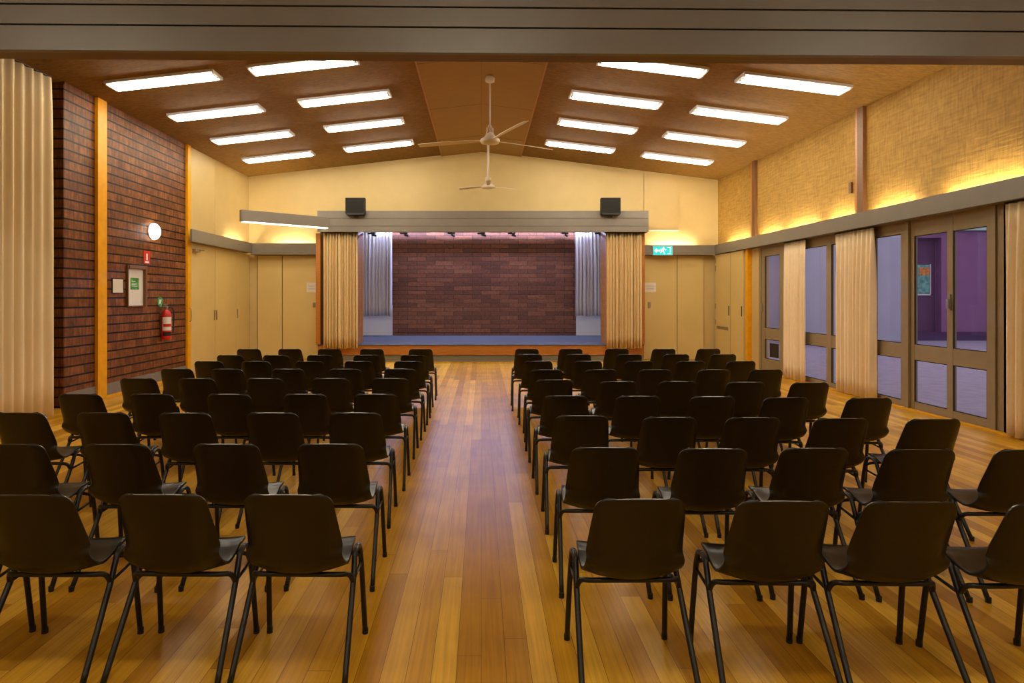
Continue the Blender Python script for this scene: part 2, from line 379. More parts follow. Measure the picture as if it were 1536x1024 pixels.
uplight((-5.25, 16.22), (-4.3, 16.22), 'strip light glowing behind pelmet left of the stage')
uplight((-5.87, 14.9), (-5.87, 15.9), 'strip light glowing behind pelmet over the left cupboard doors')

# ------------------------------------------------------------------ ceiling battens
def make_batten(L=1.56):
    o = thing('fluorescent_light', '', 'ceiling light')
    bm = bmesh.new(); w = .165
    box(bm, -L/2, L/2, -w, w, -.022, 0)
    prism(bm, [(-.022, -.022), (.022, -.022), (.012, -.05), (-.012, -.05)], 'x', -L/2+.03, L/2-.03)
    obj('reflector', bm, 'reflector', o)
    bm = bmesh.new(); a, b = L/2+.014, w+.022
    box(bm, -a, a, -b, -w-.001, -.042, 0); box(bm, -a, a, w+.001, b, -.042, 0)
    obj('outer_frame', bm, 'lampframe', o)
    for s in (-1, 1):
        bm = bmesh.new(); box(bm, s*L/2-.012, s*L/2+.012, -w, w, -.055, 0); obj('end_cap', bm, 'lampwhite', o)
        bm = bmesh.new(); y = s*.068
        tube(bm, [(-L/2+.05, y, -.055), (L/2-.05, y, -.055)], .027, 8); obj('tube', bm, 'tube', o)
    return o
b0 = make_batten(); used = False
rows = [9.45, 11.13, 12.83, 14.6]; rn = ['row nearest the beam', 'second row from the beam', 'third row from the beam', 'row nearest the stage']
cols = [([-4.68, -4.60, -4.58, -4.62], 'outer column on left ceiling slope'), ([-2.62, -2.37, -2.34, -2.34], 'inner column on left ceiling slope'),
        ([2.52, 2.33, 2.32, 2.25], 'inner column on right ceiling slope'), ([4.60, 4.47, 4.46, 4.46], 'outer column on right ceiling slope')]
for xs, cn in cols:
    for r in range(4):
        x = xs[r]; lab = 'twin tube fluorescent light, %s, %s' % (cn, rn[r])
        slope = math.atan2(AP-EL, -XL) if x < 0 else -math.atan2(AP-ER, XR)
        if not used: o = b0; used = True; o['label'] = lab; o['group'] = 'fluorescent ceiling lights'
        else: o = dup(b0, (0,0,0), 0, lab, 'fluorescent ceiling lights')
        o.location = (x, rows[r], ceil_z(x)-.002); o.rotation_euler = (0, -slope, 0)
for x in (-4.2, 0, 4.2):
    for y, w in ((-1.6, 'rear'), (1.6, 'front')):
        dup(b0, (x, y, 4.199), 0, 'twin tube fluorescent light on flat ceiling behind the camera, %s %s' % (w, {-4.2: 'left', 0: 'middle', 4.2: 'right'}[x]), 'lights over the near room')

# ------------------------------------------------------------------ posts, skirtings
p = struct(bx('trim_6', 'yellow', (XL+.001, XL+.055, 9.86, 10.10, 0, ceil_z(XL+.05)-.005), bevel=.004))
p = struct(bx('trim_7', 'yellow', (XL+.001, XL+.05, 12.89, 13.03, 0, ceil_z(XL+.05)-.005), bevel=.004))
struct(bx('trim_8', 'yellow', (5.95, 6.11, 14.30, 14.42, 0, 2.66), bevel=.004))
struct(bx('trim_9', 'darktimber', (XR-.06, XR-.001, 10.05, 10.20, 2.73, ER+.01)))
bx('side_strip', 'timber', (XR-.058, XR-.002, 10.205, 10.26, 2.73, ER+.01), bpy.data.objects['trim_9'])
struct(bx('trim_10', 'darktimber', (XR-.06, XR-.001, 14.02, 14.17, 2.73, ER+.01)))
bx('side_strip', 'timber', (XR-.058, XR-.002, 14.175, 14.23, 2.73, ER+.01), bpy.data.objects['trim_10'])
struct(bx('trim_11', 'darktimber', (XR-.04, XR-.001, 7.05, 7.09, 2.73, ER+.01)))
s = struct(bx('baseboard_left', 'skirting', [(XL+.001, XL+.022, 9.16, 9.855, .02, .21), (XL+.001, XL+.022, 10.105, 12.885, .02, .21)]))
bx('quad_strip', 'yellow', [(XL+.001, XL+.05, 9.16, 9.855, 0, .03), (XL+.001, XL+.05, 10.105, 12.885, 0, .03)], s)
struct(bx('trim_12', 'yellow', [(5.985, 6.06, 5.6, 13.9, 0, .018)]))

# ------------------------------------------------------------------ left cupboard doors and back wall doors
def leaf(name, mat, dims, label, cat='door', group=None):
    o = bx(name, mat, dims, bevel=.003); return tag(o, label, cat, group)
xs = XL+.001
for i, (a, b, w) in enumerate(((13.04, 14.215, 'first from the brick wall'), (14.23, 15.44, 'second from the brick wall'), (15.455, YB-.02, 'third from the brick wall'))):
    d = leaf('cupboard_door', 'cream_door', (xs, xs+.045, a, b, .01, 2.695), 'tall flat cream cupboard door on left wall, %s' % w, 'door', 'cream doors left of the stage')
    if i: bx('handle', 'metal', (xs+.046, xs+.066, a+.035, a+.06, 1.08, 1.30), d)
    else: bx('handle', 'metal', (xs+.046, xs+.066, b-.06, b-.035, 1.08, 1.30), d)
struct(bx('cupboard_gap_shade', 'dark', [(xs, xs+.02, a, b, .01, 2.69) for a, b in ((14.2155, 14.2295), (15.4405, 15.4545))]))  # dark filler strips, shade painted into the gaps between the cupboard doors
struct(bx('back_door_gap_shade', 'dark', [(a, b, YB-.02, YB-.001, .01, 2.64) for a, b in ((-5.0845, -5.0655), (4.9855, 4.9995), (-5.715, -5.7005))]))  # added dark strips standing for shade in the back wall door gaps
for i, (a, b, w) in enumerate(((-5.70, -5.085, 'narrow flat cream panel door beside the left cupboard corner'), (-5.065, -4.10, 'flat cream door with lock and notice left of the stage curtain'))):
    d = leaf('flush_door', 'cream_door', (a, b, YB-.045, YB-.002, .01, 2.65), w)
    if i:
        bx('lock', 'metal', (b-.19, b-.10, YB-.062, YB-.046, 1.33, 1.45), d)
for i, (a, b, w) in enumerate(((4.12, 4.985, 'flat cream door with handle below the exit sign'), (5.0, 5.66, 'flat cream door beside the right corner cupboard'))):
    d = leaf('flush_door', 'cream_door', (a, b, YB-.045, YB-.002, .01, 2.645), w)
    if not i: bx('handle', 'metal', (a+.13, a+.19, YB-.07, YB-.046, 1.32, 1.46), d)
xr = 5.915
struct(bx('wall_right', 'cream', (xr+.05, 6.118, 14.43, YB-.05, 0, 2.655)))
for i, (a, b, w) in enumerate(((15.22, YB-.16, 'cream cupboard door with slot vent in the right corner'), (14.47, 15.205, 'cream cupboard door beside the yellow post on right wall'))):
    d = leaf('cupboard_door', 'cream_door', (xr, xr+.045, a, b, .01, 2.65), w, 'door')
    bx('handle', 'dark', (xr-.014, xr-.001, a+.05, a+.075, 1.15, 1.38), d)
    if not i:
        bx('seam', 'dark', (xr+.002, xr+.04, 15.2055, 15.2195, .01, 2.65), d)  # dark fill standing for the shade between the two leaves
        bx('vent', 'metal', (xr-.010, xr-.001, a+.12, b-.14, .80, .87), d)
        bx('hinge', 'metal', [(xr-.012, xr-.001, b-.07, b-.04, z, z+.13) for z in (.9, 1.3, 2.25, 2.45)], d)
tag(bx('notice_sheet', 'paper', (-4.45, -4.14, YB-.055, YB-.047, 1.71, 1.96)), 'white printed notice on the cream door left of the stage', 'notice')
tag(bx('notice_sheet', 'paper', (4.16, 4.45, YB-.055, YB-.047, 1.71, 1.96)), 'white printed notice on the cream door right of the stage', 'notice')
for n, x0 in zip([o for o in list(C.objects) if o.name.startswith('notice_sheet')], (-4.41, 4.20)):
    bx('print', 'dark', [(x0, x0+.2, YB-.0565, YB-.0555, z, z+.004) for z in (1.77, 1.81, 1.85, 1.89)], n)
# door closer and gold pull near the second yellow post
tag(bx('door_closer', 'metal', [(XL+.05, XL+.12, 13.08, 13.32, 2.52, 2.58), (XL+.12, XL+.22, 13.26, 13.29, 2.545, 2.56)], bevel=.004), 'small grey door closer under the left pelmet beside the yellow post', 'door closer')
bm = bmesh.new(); xx = XL+.051
tube(bm, smooth_path([(xx, 12.95, 1.10), (xx+.035, 12.95, 1.12), (xx+.035, 12.95, 1.34), (xx, 12.95, 1.36)], 5), .008, 8)
tag(obj('pull_handle', bm, 'metal', smooth=True), 'brass pull handle on the yellow post left of cupboard doors', 'handle')
# bulkhead panel on the gable, right of the stage pelmet
bm = bmesh.new(); prism(bm, [(4.15, 3.30), (5.02, 3.30), (5.02, ceil_z(5.02)-.01), (4.15, ceil_z(4.15)-.01)], 'y', YB-.05, YB-.002)
bulk = tag(obj('wall_panel', bm, 'cream'), 'cream bulkhead panel on the gable right of the stage pelmet', 'wall panel')
bx('lower_edge', 'white', (4.13, 5.02, YB-.065, YB-.002, 3.275, 3.298), bulk)

# ------------------------------------------------------------------ exit sign
ex = thing('exit_sign', 'small lit teal exit sign on the pelmet right of the stage', 'sign', (4.55, 16.05, 2.755))
bx('casing', 'lampwhite', (-.245, .245, 0, .043, -.115, .115), ex)
bx('face', 'teal', (-.24, .24, -.006, -.001, -.11, .11), ex)
bm = bmesh.new()
def fl(pts): prism(bm, pts, 'y', -.009, -.0065)
fl([(-.21, .00), (-.15, .06), (-.15, .02), (-.075, .02), (-.075, -.02), (-.15, -.02), (-.15, -.06)])             # arrow
fl([(.115, -.085), (.195, -.085), (.195, .085), (.115, .085), (.115, .07), (.18, .07), (.18, -.07), (.115, -.07)])      # door
fl([(.02+.018*math.cos(k*PI/4), .065+.018*math.sin(k*PI/4)) for k in range(8)])                                   # head
fl([(-.015, .045), (.03, .045), (.015, -.01), (-.03, -.01)])                                                  # body
fl([(-.03, -.005), (-.005, -.01), (-.035, -.05), (-.07, -.055), (-.07, -.038), (-.045, -.035)])
fl([(-.01, -.01), (.018, -.01), (.045, -.045), (.045, -.085), (.028, -.085), (.028, -.05)])
fl([(.025, .04), (.06, .01), (.09, .015), (.09, .03), (.062, .028), (.03, .052)])
fl([(-.015, .045), (-.05, .04), (-.06, .005), (-.045, .005), (-.035, .027), (-.01, .03)])
obj('pictogram', bm, 'sign_lit', ex)

# ------------------------------------------------------------------ things on the brick wall
xw = XL+.001
lp = thing('wall_lamp', 'round glowing white bulkhead lamp on the brick wall', 'wall lamp', (xw, 11.55, 2.77))
R = Matrix.Rotation(PI/2, 4, 'Y')
bm = bmesh.new(); lathe(bm, [(.13, .0), (.135, .025), (.12, .04)], 28, mat=R); obj('base', bm, 'lampwhite', lp, True)
bm = bmesh.new(); lathe(bm, [(.152*math.cos(a), .042+.11*math.sin(a)) for a in [k*PI/2/8 for k in range(8)]]+[(.01, .152)], 28, mat=R); obj('globe', bm, 'globe', lp, True)
sg = tag(bx('fire_sign', 'red', (xw, xw+.008, 11.28, 11.50, 2.18, 2.41)), 'small red fire sign on brick wall below the round lamp', 'sign')
bx('white_mark', 'sign_white', [(xw+.0085, xw+.010, 11.365, 11.415, 2.24, 2.36), (xw+.0085, xw+.010, 11.33, 11.45, 2.195, 2.225)], sg)
tag(bx('notice_board', 'paper', (xw, xw+.015, 10.33, 10.62, 1.66, 1.88)), 'small blank white notice board beside the framed poster niche', 'notice board')
bx('frame', 'dark', [(xw, xw+.012, 10.315, 10.329, 1.645, 1.895), (xw, xw+.012, 10.621, 10.635, 1.645, 1.895), (xw, xw+.012, 10.33, 10.62, 1.645, 1.659), (xw, xw+.012, 10.33, 10.62, 1.881, 1.895)], bpy.data.objects['notice_board'])
nb = thing('display_case', 'tall white notice panel in a dark frame holding a green poster', 'notice board', (xw, 11.0, 1.77))
bx('frame', 'darktimber', [(0, .04, -.275, -.25, -.35, .36), (0, .06, .25, .31, -.35, .36), (0, .06, -.25, .25, .30, .36), (0, .03, -.25, .25, -.35, -.33)], nb, bevel=.006)
bx('back_panel', 'white', (0, .015, -.249, .249, -.329, .299), nb)
bx('poster', 'green', (.0155, .018, -.16, .10, -.055, .145), nb)
bx('lettering', 'sign_white', [(.0182, .019, -.13, -.01, .08, .095), (.0182, .019, -.13, .04, .05, .058), (.0182, .019, -.13, .02, .03, .038), (.0182, .019, -.13, .05, .0, .01)], nb)
# extinguisher and its round sign
fe = thing('fire_extinguisher', 'red fire extinguisher with white label hung on the brick wall', 'fire extinguisher', (xw+.10, 11.9, .80))
bm = bmesh.new(); lathe(bm, [(.07, 0), (.085, .01), (.088, .03), (.088, .44), (.075, .50), (.045, .535), (.028, .55)], 24); obj('cylinder', bm, 'red', fe, True)
bm = bmesh.new(); lathe(bm, [(.026, .551), (.026, .58), (.035, .585), (.035, .61)], 14); box(bm, -.012, .012, -.14, .03, .61, .63); box(bm, -.012, .012, -.13, .03, .645, .66); obj('valve', bm, 'metal', fe)
bm = bmesh.new(); tube(bm, smooth_path([(.03, .02, .59), (.07, .09, .58), (.095, .10, .45), (.10, .07, .25), (.098, .06, .12)], 5), .011, 8); obj('hose', bm, 'rubber', fe, True)
def curved(a0, a1, z0, z1, r):
    bm = bmesh.new(); n = 8; v = []
    for k in range(n+1):
        a = a0+(a1-a0)*k/n; v.append([bm.verts.new((rr*math.cos(a), rr*math.sin(a), z)) for rr, z in ((r, z0), (r, z1), (r+.0015, z1), (r+.0015, z0))])
    for a, b in zip(v, v[1:]):
        for i in range(4): bm.faces.new((a[i], b[i], b[(i+1) % 4], a[(i+1) % 4]))
    bm.faces.new(v[0]); bm.faces.new(v[-1][::-1]); return bm
obj('label', curved(-PI/2-.3, .2, .17, .42, .0885), 'sign_white', fe)
obj('label_band', curved(-PI/2-.3, .2, .07, .14, .0885), 'rubber', fe)
obj('label_text', curved(-PI/2-.1, 0, .24, .29, .0902), 'red', fe)
bx('bracket', 'metal', [(-.10, -.087, -.03, .03, .12, .50)], fe)
rs = thing('extinguisher_sign', 'round green and white sign on brick above the fire extinguisher', 'sign', (xw, 11.86, 1.50))
bm = bmesh.new(); lathe(bm, [(.10, 0), (.10, .008)], 20, mat=R); obj('disc', bm, 'green', rs)
bm = bmesh.new()
for p in ([(-.06, -.05), (-.02, .06), (.0, .03), (.05, .05), (.02, -.01), (.06, -.06), (.0, -.03)],): prism(bm, p, 'x', .009, .011)
obj('mark', bm, 'sign_white', rs)

# ------------------------------------------------------------------ curtains
def curtain(name, label, path, z0, z1, folds, amp, mat, group=None, seed=1, hem=.0, gather=.35):
    rnd = random.Random(seed)
    P = [Vector((*p, 0)) for p in path]
    segs = [(P[i+1]-P[i]).length for i in range(len(P)-1)]; L = sum(segs)
    n = folds*10; rowsn = 10
    ph = [rnd.uniform(-.5, .5) for _ in range(folds+2)]; am = [rnd.uniform(.55, 1.15) for _ in range(folds+2)]
    bm = bmesh.new(); grid = []
    for j in range(rowsn+1):
        t = j/rowsn; z = z1+(z0-z1)*t; line = []
        for i in range(n+1):
            s = i/n; d = s*L; k = 0
            while k < len(segs)-1 and d > segs[k]: d -= segs[k]; k += 1
            dirv = (P[k+1]-P[k]).normalized(); q = P[k]+dirv*d; nrm = Vector((-dirv.y, dirv.x, 0))
            u = s*folds; f = int(u); fr = u-f
            ph_ = ph[f]*(1-fr)+ph[f+1]*fr; am_ = am[f]*(1-fr)+am[f+1]*fr
            w = math.sin(2*PI*(u+ph_*.55*t**.4)); w = math.copysign(abs(w)**.75, w)
            a = amp*am_*(gather+(1-gather)*min(1, t*2.5+.15))
            q = q+nrm*(a*w)+dirv*(.25*a*math.cos(2*PI*u*.5+f))
            zz = z + (hem*math.sin(u*1.7+seed) if j == rowsn else 0)
            line.append(bm.verts.new((q.x, q.y, zz)))
        grid.append(line)
    for j in range(rowsn):
        for i in range(n): bm.faces.new((grid[j][i], grid[j][i+1], grid[j+1][i+1], grid[j+1][i]))
    o = obj('fabric', bm, mat, None, True)
    so = o.modifiers.new('solid', 'SOLIDIFY'); so.thickness = .004
    root = thing(name, label, 'curtain', (path[0][0], path[0][1], z0), 0, group)
    o.parent = root; o.location = (-path[0][0], -path[0][1], -z0)
    bm = bmesh.new()
    for a, b in zip(P, P[1:]): tube(bm, [(a.x, a.y, z1+.012), (b.x, b.y, z1+.012)], .012, 6)
    tr = obj('curtain_track', bm, 'dark', root); tr.location = (-path[0][0], -path[0][1], -z0)
    return root
curtain('curtain', 'tall floor length beige curtain hanging beside the brick wall', [(-5.74, 5.0), (-5.70, 7.0), (-5.66, 8.42)], .02, 4.46, 21, .034, 'curtain_long', seed=3, gather=.6)
curtain('stage_curtain', 'cream stage curtain drawn to the left of the stage opening', [(-3.87, 15.62), (-3.02, 15.62)], .34, 3.155, 12, .065, 'curtain_gold', 'front stage curtains', 5, .01, .85)
curtain('stage_curtain', 'cream stage curtain drawn to the right of the stage opening', [(3.03, 15.62), (3.90, 15.62)], .34, 3.155, 12, .065, 'curtain_gold', 'front stage curtains', 8, .01, .85)
curtain('backstage_curtain', 'short white curtain at the rear left of the stage', [(-3.62, 19.15), (-2.68, 19.13)], 1.03, 3.62, 9, .05, 'curtain_white', 'rear stage curtains', 9, .01)
curtain('backstage_curtain', 'short white curtain at the rear right of the stage', [(2.80, 19.13), (3.72, 19.15)], 1.03, 3.62, 9, .05, 'curtain_white', 'rear stage curtains', 11, .01)
curtain('curtain', 'narrow cream curtain between the glass door and far window', [(5.972, 12.62), (5.972, 11.78)], .02, 2.64, 7, .040, 'curtain', 'cream curtains along the windows', 13)
curtain('curtain', 'cream curtain between the far window and the double glazed doors', [(5.972, 10.80), (5.972, 9.74)], .02, 2.64, 9, .042, 'curtain', 'cream curtains along the windows', 15)
curtain('curtain', 'cream curtain at the right edge nearest the camera', [(5.972, 7.30), (5.972, 5.7)], .02, 2.64, 13, .042, 'curtain', 'cream curtains along the windows', 17)

# ------------------------------------------------------------------ right glazing
XG0, XG1 = 6.065, 6.115
def glazed(name, y0, y1, lights, label=None, extra=(), mull=.06, z1=2.66, kind='structure', rails=((0, .10), (.71, .92), (2.50, 2.66))):
    """frame with panes; lights = list of (ya, yb) glass ranges"""
    o = bpy.data.objects.new(name, None); C.objects.link(o); o.location = ((XG0+XG1)/2, (y0+y1)/2, 0); o['kind'] = kind
    cx, cy = o.location.x, o.location.y
    bm = bmesh.new()
    edges = [y0]
    for a, b in lights: edges += [a, b]
    edges.append(y1)
    for i in range(0, len(edges), 2): box(bm, XG0-cx, XG1-cx, edges[i]-cy, edges[i+1]-cy, .012, z1)
    for a, b in lights:
        for r0, r1 in rails: box(bm, XG0-cx+.003, XG1-cx-.003, a-cy, b-cy, max(r0, .012), r1)
    obj('window_frame', bm, 'bronze', o)
    bm = bmesh.new()      # dark glazing beads
    for a, b in lights:
        for g0, g1 in ((rails[0][1], rails[1][0]), (rails[1][1], rails[2][0])):
            for q in ((a, a+.012, g0, g1), (b-.012, b, g0, g1), (a, b, g0, g0+.012), (a, b, g1-.012, g1)):
                box(bm, XG0-cx+.006, XG0-cx+.022, q[0]-cy, q[1]-cy, q[2], q[3])
    obj('glazing_bead', bm, 'dark', o)
    for a, b in lights:
        for g0, g1 in ((rails[0][1], rails[1][0]), (rails[1][1], rails[2][0])):
            bx('pane', 'glass', (XG0-cx+.024, XG0-cx+.030, a+.002-cy, b-.002-cy, g0+.002, g1-.002), o)
    return o
g = glazed('door_1', 12.82, 13.84, [(13.02, 13.70)], rails=((0, .28), (.70, .93), (2.46, 2.62)), z1=2.62)
bx('vent', 'black', [(-.008, .02, -.19, .17, .33, .62)], g)
bx('door_handle', 'metal', (-.06, -.026, .45, .48, 1.28, 1.45), g)
bx('head', 'bronze', (-.026, .026, -.52, .52, 2.60, 2.622), g)
struct(bx('trim_13', 'bronze', [(6.05, 6.12, 13.845, 13.93, 0, 2.66), (6.05, 6.12, 12.70, 12.815, 0, 2.66), (6.05, 6.12, 12.82, 13.84, 2.625, 2.66)]))
struct(bx('wall_right', 'cream', (6.04, 6.12, 13.935, 14.29, 0, 2.66)))
glazed('window_1', 10.2, 12.695, [(10.40, 11.10), (11.25, 12.10), (12.2, 12.6)])
glazed('window_2', 9.13, 9.98, [(9.25, 9.87)], rails=((0, .10), (.71, .92), (2.50, 2.66)))
struct(bx('trim_14', 'bronze', [(6.03, 6.13, 9.045, 9.125, 0, 2.66), (6.04, 6.12, 9.985, 10.195, 0, 2.66)], bevel=.004))
g = glazed('door_2', 7.60, 9.04, [(7.68, 8.235), (8.335, 8.97)], rails=((0, .12), (.71, .92), (2.44, 2.66)), z1=2.66)
bx('door_handle', 'metal', [(-.045, -.026, -.06, -.015, 1.42, 1.62), (-.075, -.046, -.05, -.03, 1.44, 1.56)], g)
struct(bx('trim_22', 'bronze', (6.052, 6.12, 5.51, 14.01, 2.661, 2.719)))
struct(bx('trim_15', 'bronze', [(6.045, 6.12, 7.53, 7.595, 0, 2.66)]))
glazed('window_3', 5.6, 7.525, [(6.6, 7.43), (5.75, 6.5)])

# ------------------------------------------------------------------ courtyard outside
struct(bx('ground', 'paving', (6.31, 45, -2, 40, -.25, -.03)))
YF = 24.0
fc = thing('courtyard_building', 'purple and pale blue rendered building across the courtyard', 'building', (16, YF, -.03))
def fx(a, b, z0, z1, y0=0, y1=.3): return (a-16, b-16, y0, y1, z0, z1)
bx('wall', 'purple', [fx(13.05, 14.5, .0, 4.1), fx(15.85, 16.30, 0, 4.1), fx(17.25, 19.4, 0, 4.1), fx(16.30, 17.25, 3.85, 4.1)], fc)
bx('pale_wall', 'paleblue', [fx(9, 13.04, 0, 4.6, -.05, .3), fx(14.51, 15.84, 0, 4.6, -.05, .3)], fc)
bx('recess', 'purple_dark', [fx(16.30, 17.25, .3, 3.85, .301, .45)], fc)
bx('plinth', 'purple_base', [fx(13.05, 14.5, 0, .32, -.06, -.001), fx(15.85, 19.4, 0, .32, -.06, -.001)], fc)
bx('fascia', 'tealfascia', [fx(15.85, 23, 4.11, 5.0, -.2, .3)], fc)
bx('brick_wing', 'outbrick', [fx(19.41, 24, 0, 4.1, -.4, .3)], fc)
bx('poster', 'poster_teal', [fx(16.36, 17.0, 1.75, 2.85, .27, .299)], fc)
bx('poster_heading', 'poster_orange', [fx(16.6, 17.0, 2.45, 2.75, .262, .269)], fc)
bx('poster_frame', 'sign_white', [fx(16.33, 17.03, 1.69, 1.74, .25, .30), fx(17.01, 17.04, 1.74, 2.87, .25, .30)], fc)
# pale pillar wall close outside the far window
tag(bx('outer_wall', 'paleblue', (11.2, 11.4, 20.5, 23.9, -.03, 4.4)), 'pale blue wall seen through the far glazed door', 'wall')

# ------------------------------------------------------------------ stage
st = thing('stage', 'low stage platform with timber fascia and blue grey carpet', 'stage', (0, 15.72, 0))
bx('fascia', 'timber', (-4.02, 4.0, 0, .03, .17, .40), st)
bx('kickboard', 'kick', (-4.02, 4.0, .03, .06, .03, .17), st)
bx('kick_trim', 'metal', (-4.02, 4.0, .0, .029, 0.001, .03), st)
bx('carpet', 'carpet', [(-4.02, 4.0, -.02, .63, .40, .425), (-3.11, 3.14, .631, .785, .40, .425), (-3.95, 3.95, .786, 3.72, .40, .425)], st, bevel=.008)
bx('platform', 'dark', [(-4.0, 3.98, .061, .63, .02, .399)], st)
struct(bx('wall_stage_back', 'brick_stage', (-4.15, 4.15, 19.45, 19.65, 0, 4.2)))
struct(bx('wall_stage_left', 'white', (-4.15, -3.96, YB+.145, 19.445, 0, 4.2)))
struct(bx('wall_stage_right', 'white', (3.96, 4.15, YB+.145, 19.445, 0, 4.2)))
struct(bx('ceiling_stage', 'cream', (-4.15, 4.15, YB+.145, 19.65, 4.21, 4.3)))
tag(bx('dado_panel', 'white', (-3.94, -2.70, 19.40, 19.448, .43, 1.35)), 'low white wall panel under the rear left stage curtain', 'wall panel', 'white panels at the rear of the stage')
tag(bx('dado_panel', 'white', (2.88, 3.94, 19.40, 19.448, .43, 1.35)), 'low white wall panel under the rear right stage curtain', 'wall panel', 'white panels at the rear of the stage')
struct(bx('trim_16', 'timber', [(-4.05, -3.94, 15.66, YB-.05, .43, 3.15)]))
struct(bx('trim_17', 'timber', [(-3.115, -3.045, 15.75, YB+.14, .43, 3.28)]))
struct(bx('trim_18', 'timber', [(3.075, 3.145, 15.75, YB+.14, .43, 3.28)]))
struct(bx('trim_19', 'timber', [(3.93, 4.00, 15.66, YB-.05, .43, 3.15)]))
tag(bx('curtain_rail', 'dark', (-3.959, 3.959, 19.11, 19.17, 3.643, 3.68)), 'dark curtain rail across the rear of the stage', 'rail')
# stage pelmet (three boards)
sp = thing('stage_pelmet', 'long grey boarded pelmet across the top of the stage opening', 'pelmet', (0, 15.42, 3.16))
bx('boards', 'pelmet', [(-3.95, 4.03, 0, .03, 0, .135), (-3.95, 4.03, 0, .03, .143, .325), (-3.95, 4.03, 0, .03, .333, .51)], sp)
bx('groove', 'groove', (-3.94, 4.02, .018, .034, .002, .508), sp)
bx('end_board', 'pelmet', [(-3.95, -3.92, .25, .93, .0, .51), (4.0, 4.03, .035, .93, 0, .51)], sp)
bx('top_board', 'pelmet', [(-3.50, 3.999, .035, .93, .48, .505)], sp)
# light bar running from the left to the stage pelmet
p0 = Vector((-5.22, 14.00)); p1 = Vector((-3.66, 15.3206)); d = p1-p0; L = d.length
lb = thing('light_bar', 'grey slanting light trough fixed to the left end of the stage pelmet', 'light', (p0.x, p0.y, 3.25), math.atan2(d.y, d.x))
bx('casing', 'pelmet', [(0, L, -.015, .015, 0, .25), (0, L, .10, .13, 0, .25), (0, L, .015, .10, .2, .24)], lb, bevel=.004)
bx('mounting_bracket', 'pelmet', (L-.06, L+.004, .085, .128, .05, .19), lb)
bx('diffuser', emis('trough_diffuser', (1, .86, .58), 5), (.02, L-.02, -.012, .127, -.018, -.001), lb)
bm = bmesh.new(); prism(bm, [(-.03, -.0), (0, -.015), (0, .13), (-.03, .11)], 'z', 0, .25); obj('end_cap', bm, 'pelmet', lb)
# stage lights
for i, x in enumerate((-2.46, -.82, .82, 2.46)):
    o = thing('stage_tube', 'cool white tube light over the rear of the stage, %s' % ('far left', 'left of middle', 'right of middle', 'far right')[i], 'light', (x, 19.04, 3.85), 0, 'tube lights over the stage')
    bx('base', 'lampwhite', (-.8, .8, -.04, .04, .0, .05), o)
    bm = bmesh.new(); tube(bm, [(-.78, 0, -.03), (.78, 0, -.03)], .022, 8); obj('tube', bm, 'cool', o)
    bx('bracket', 'lampwhite', [(-.5, -.47, -.01, .01, .051, .359), (.47, .5, -.01, .01, .051, .359)], o)
r = tag(bx('lighting_rail', 'dark', (-3.959, 3.959, 16.9, 16.95, 3.30, 3.34)), 'dark lighting rail under the top of the stage opening', 'rail')
for i, x in enumerate((-2.9, -2.05, -.80, .0, .80, 2.2, 3.1)):
    o = thing('spotlight', 'small black spotlight on the stage rail, number %d from the left' % (i+1), 'spotlight', (x, 16.925, 3.30), .3*((i % 3)-1), 'small spotlights above the stage')
    o['label'] = 'small black spotlight on the stage rail, %s' % ('at the far left', 'second from left', 'third from left', 'in the middle', 'third from right', 'second from right', 'at the far right')[i]
    bm = bmesh.new(); box(bm, -.10, .10, -.04, .04, -.05, -.01); tube(bm, [(.02, -.02, -.075), (.1, .06, -.085)], .028, 10); obj('lamp_head', bm, 'black', o)
    bx('bracket', 'black', (-.015, .015, -.015, .015, -.012, 0.0), o)

# ------------------------------------------------------------------ speakers
def speaker(x, label):
    o = thing('loudspeaker', label, 'loudspeaker', (x, 15.25, 3.56), 0, 'loudspeakers above the stage')
    bm = bmesh.new(); prism(bm, [(-.235, .02), (-.20, -.02), (.20, -.02), (.235, .02), (.235, .40), (-.235, .40)], 'y', 0, .16)
    obj('cabinet', bm, 'black', o, bevel=.015)
    bx('grille', 'mesh', (-.215, .215, -.012, -.001, .045, .385), o, bevel=.01)
    bx('bracket', 'black', (-.05, .05, .10, .165, -.06, -.021), o)
    return o
speaker(-3.01, 'black loudspeaker mounted above the left end of the stage pelmet')
speaker(3.09, 'black loudspeaker mounted above the right end of the stage pelmet')

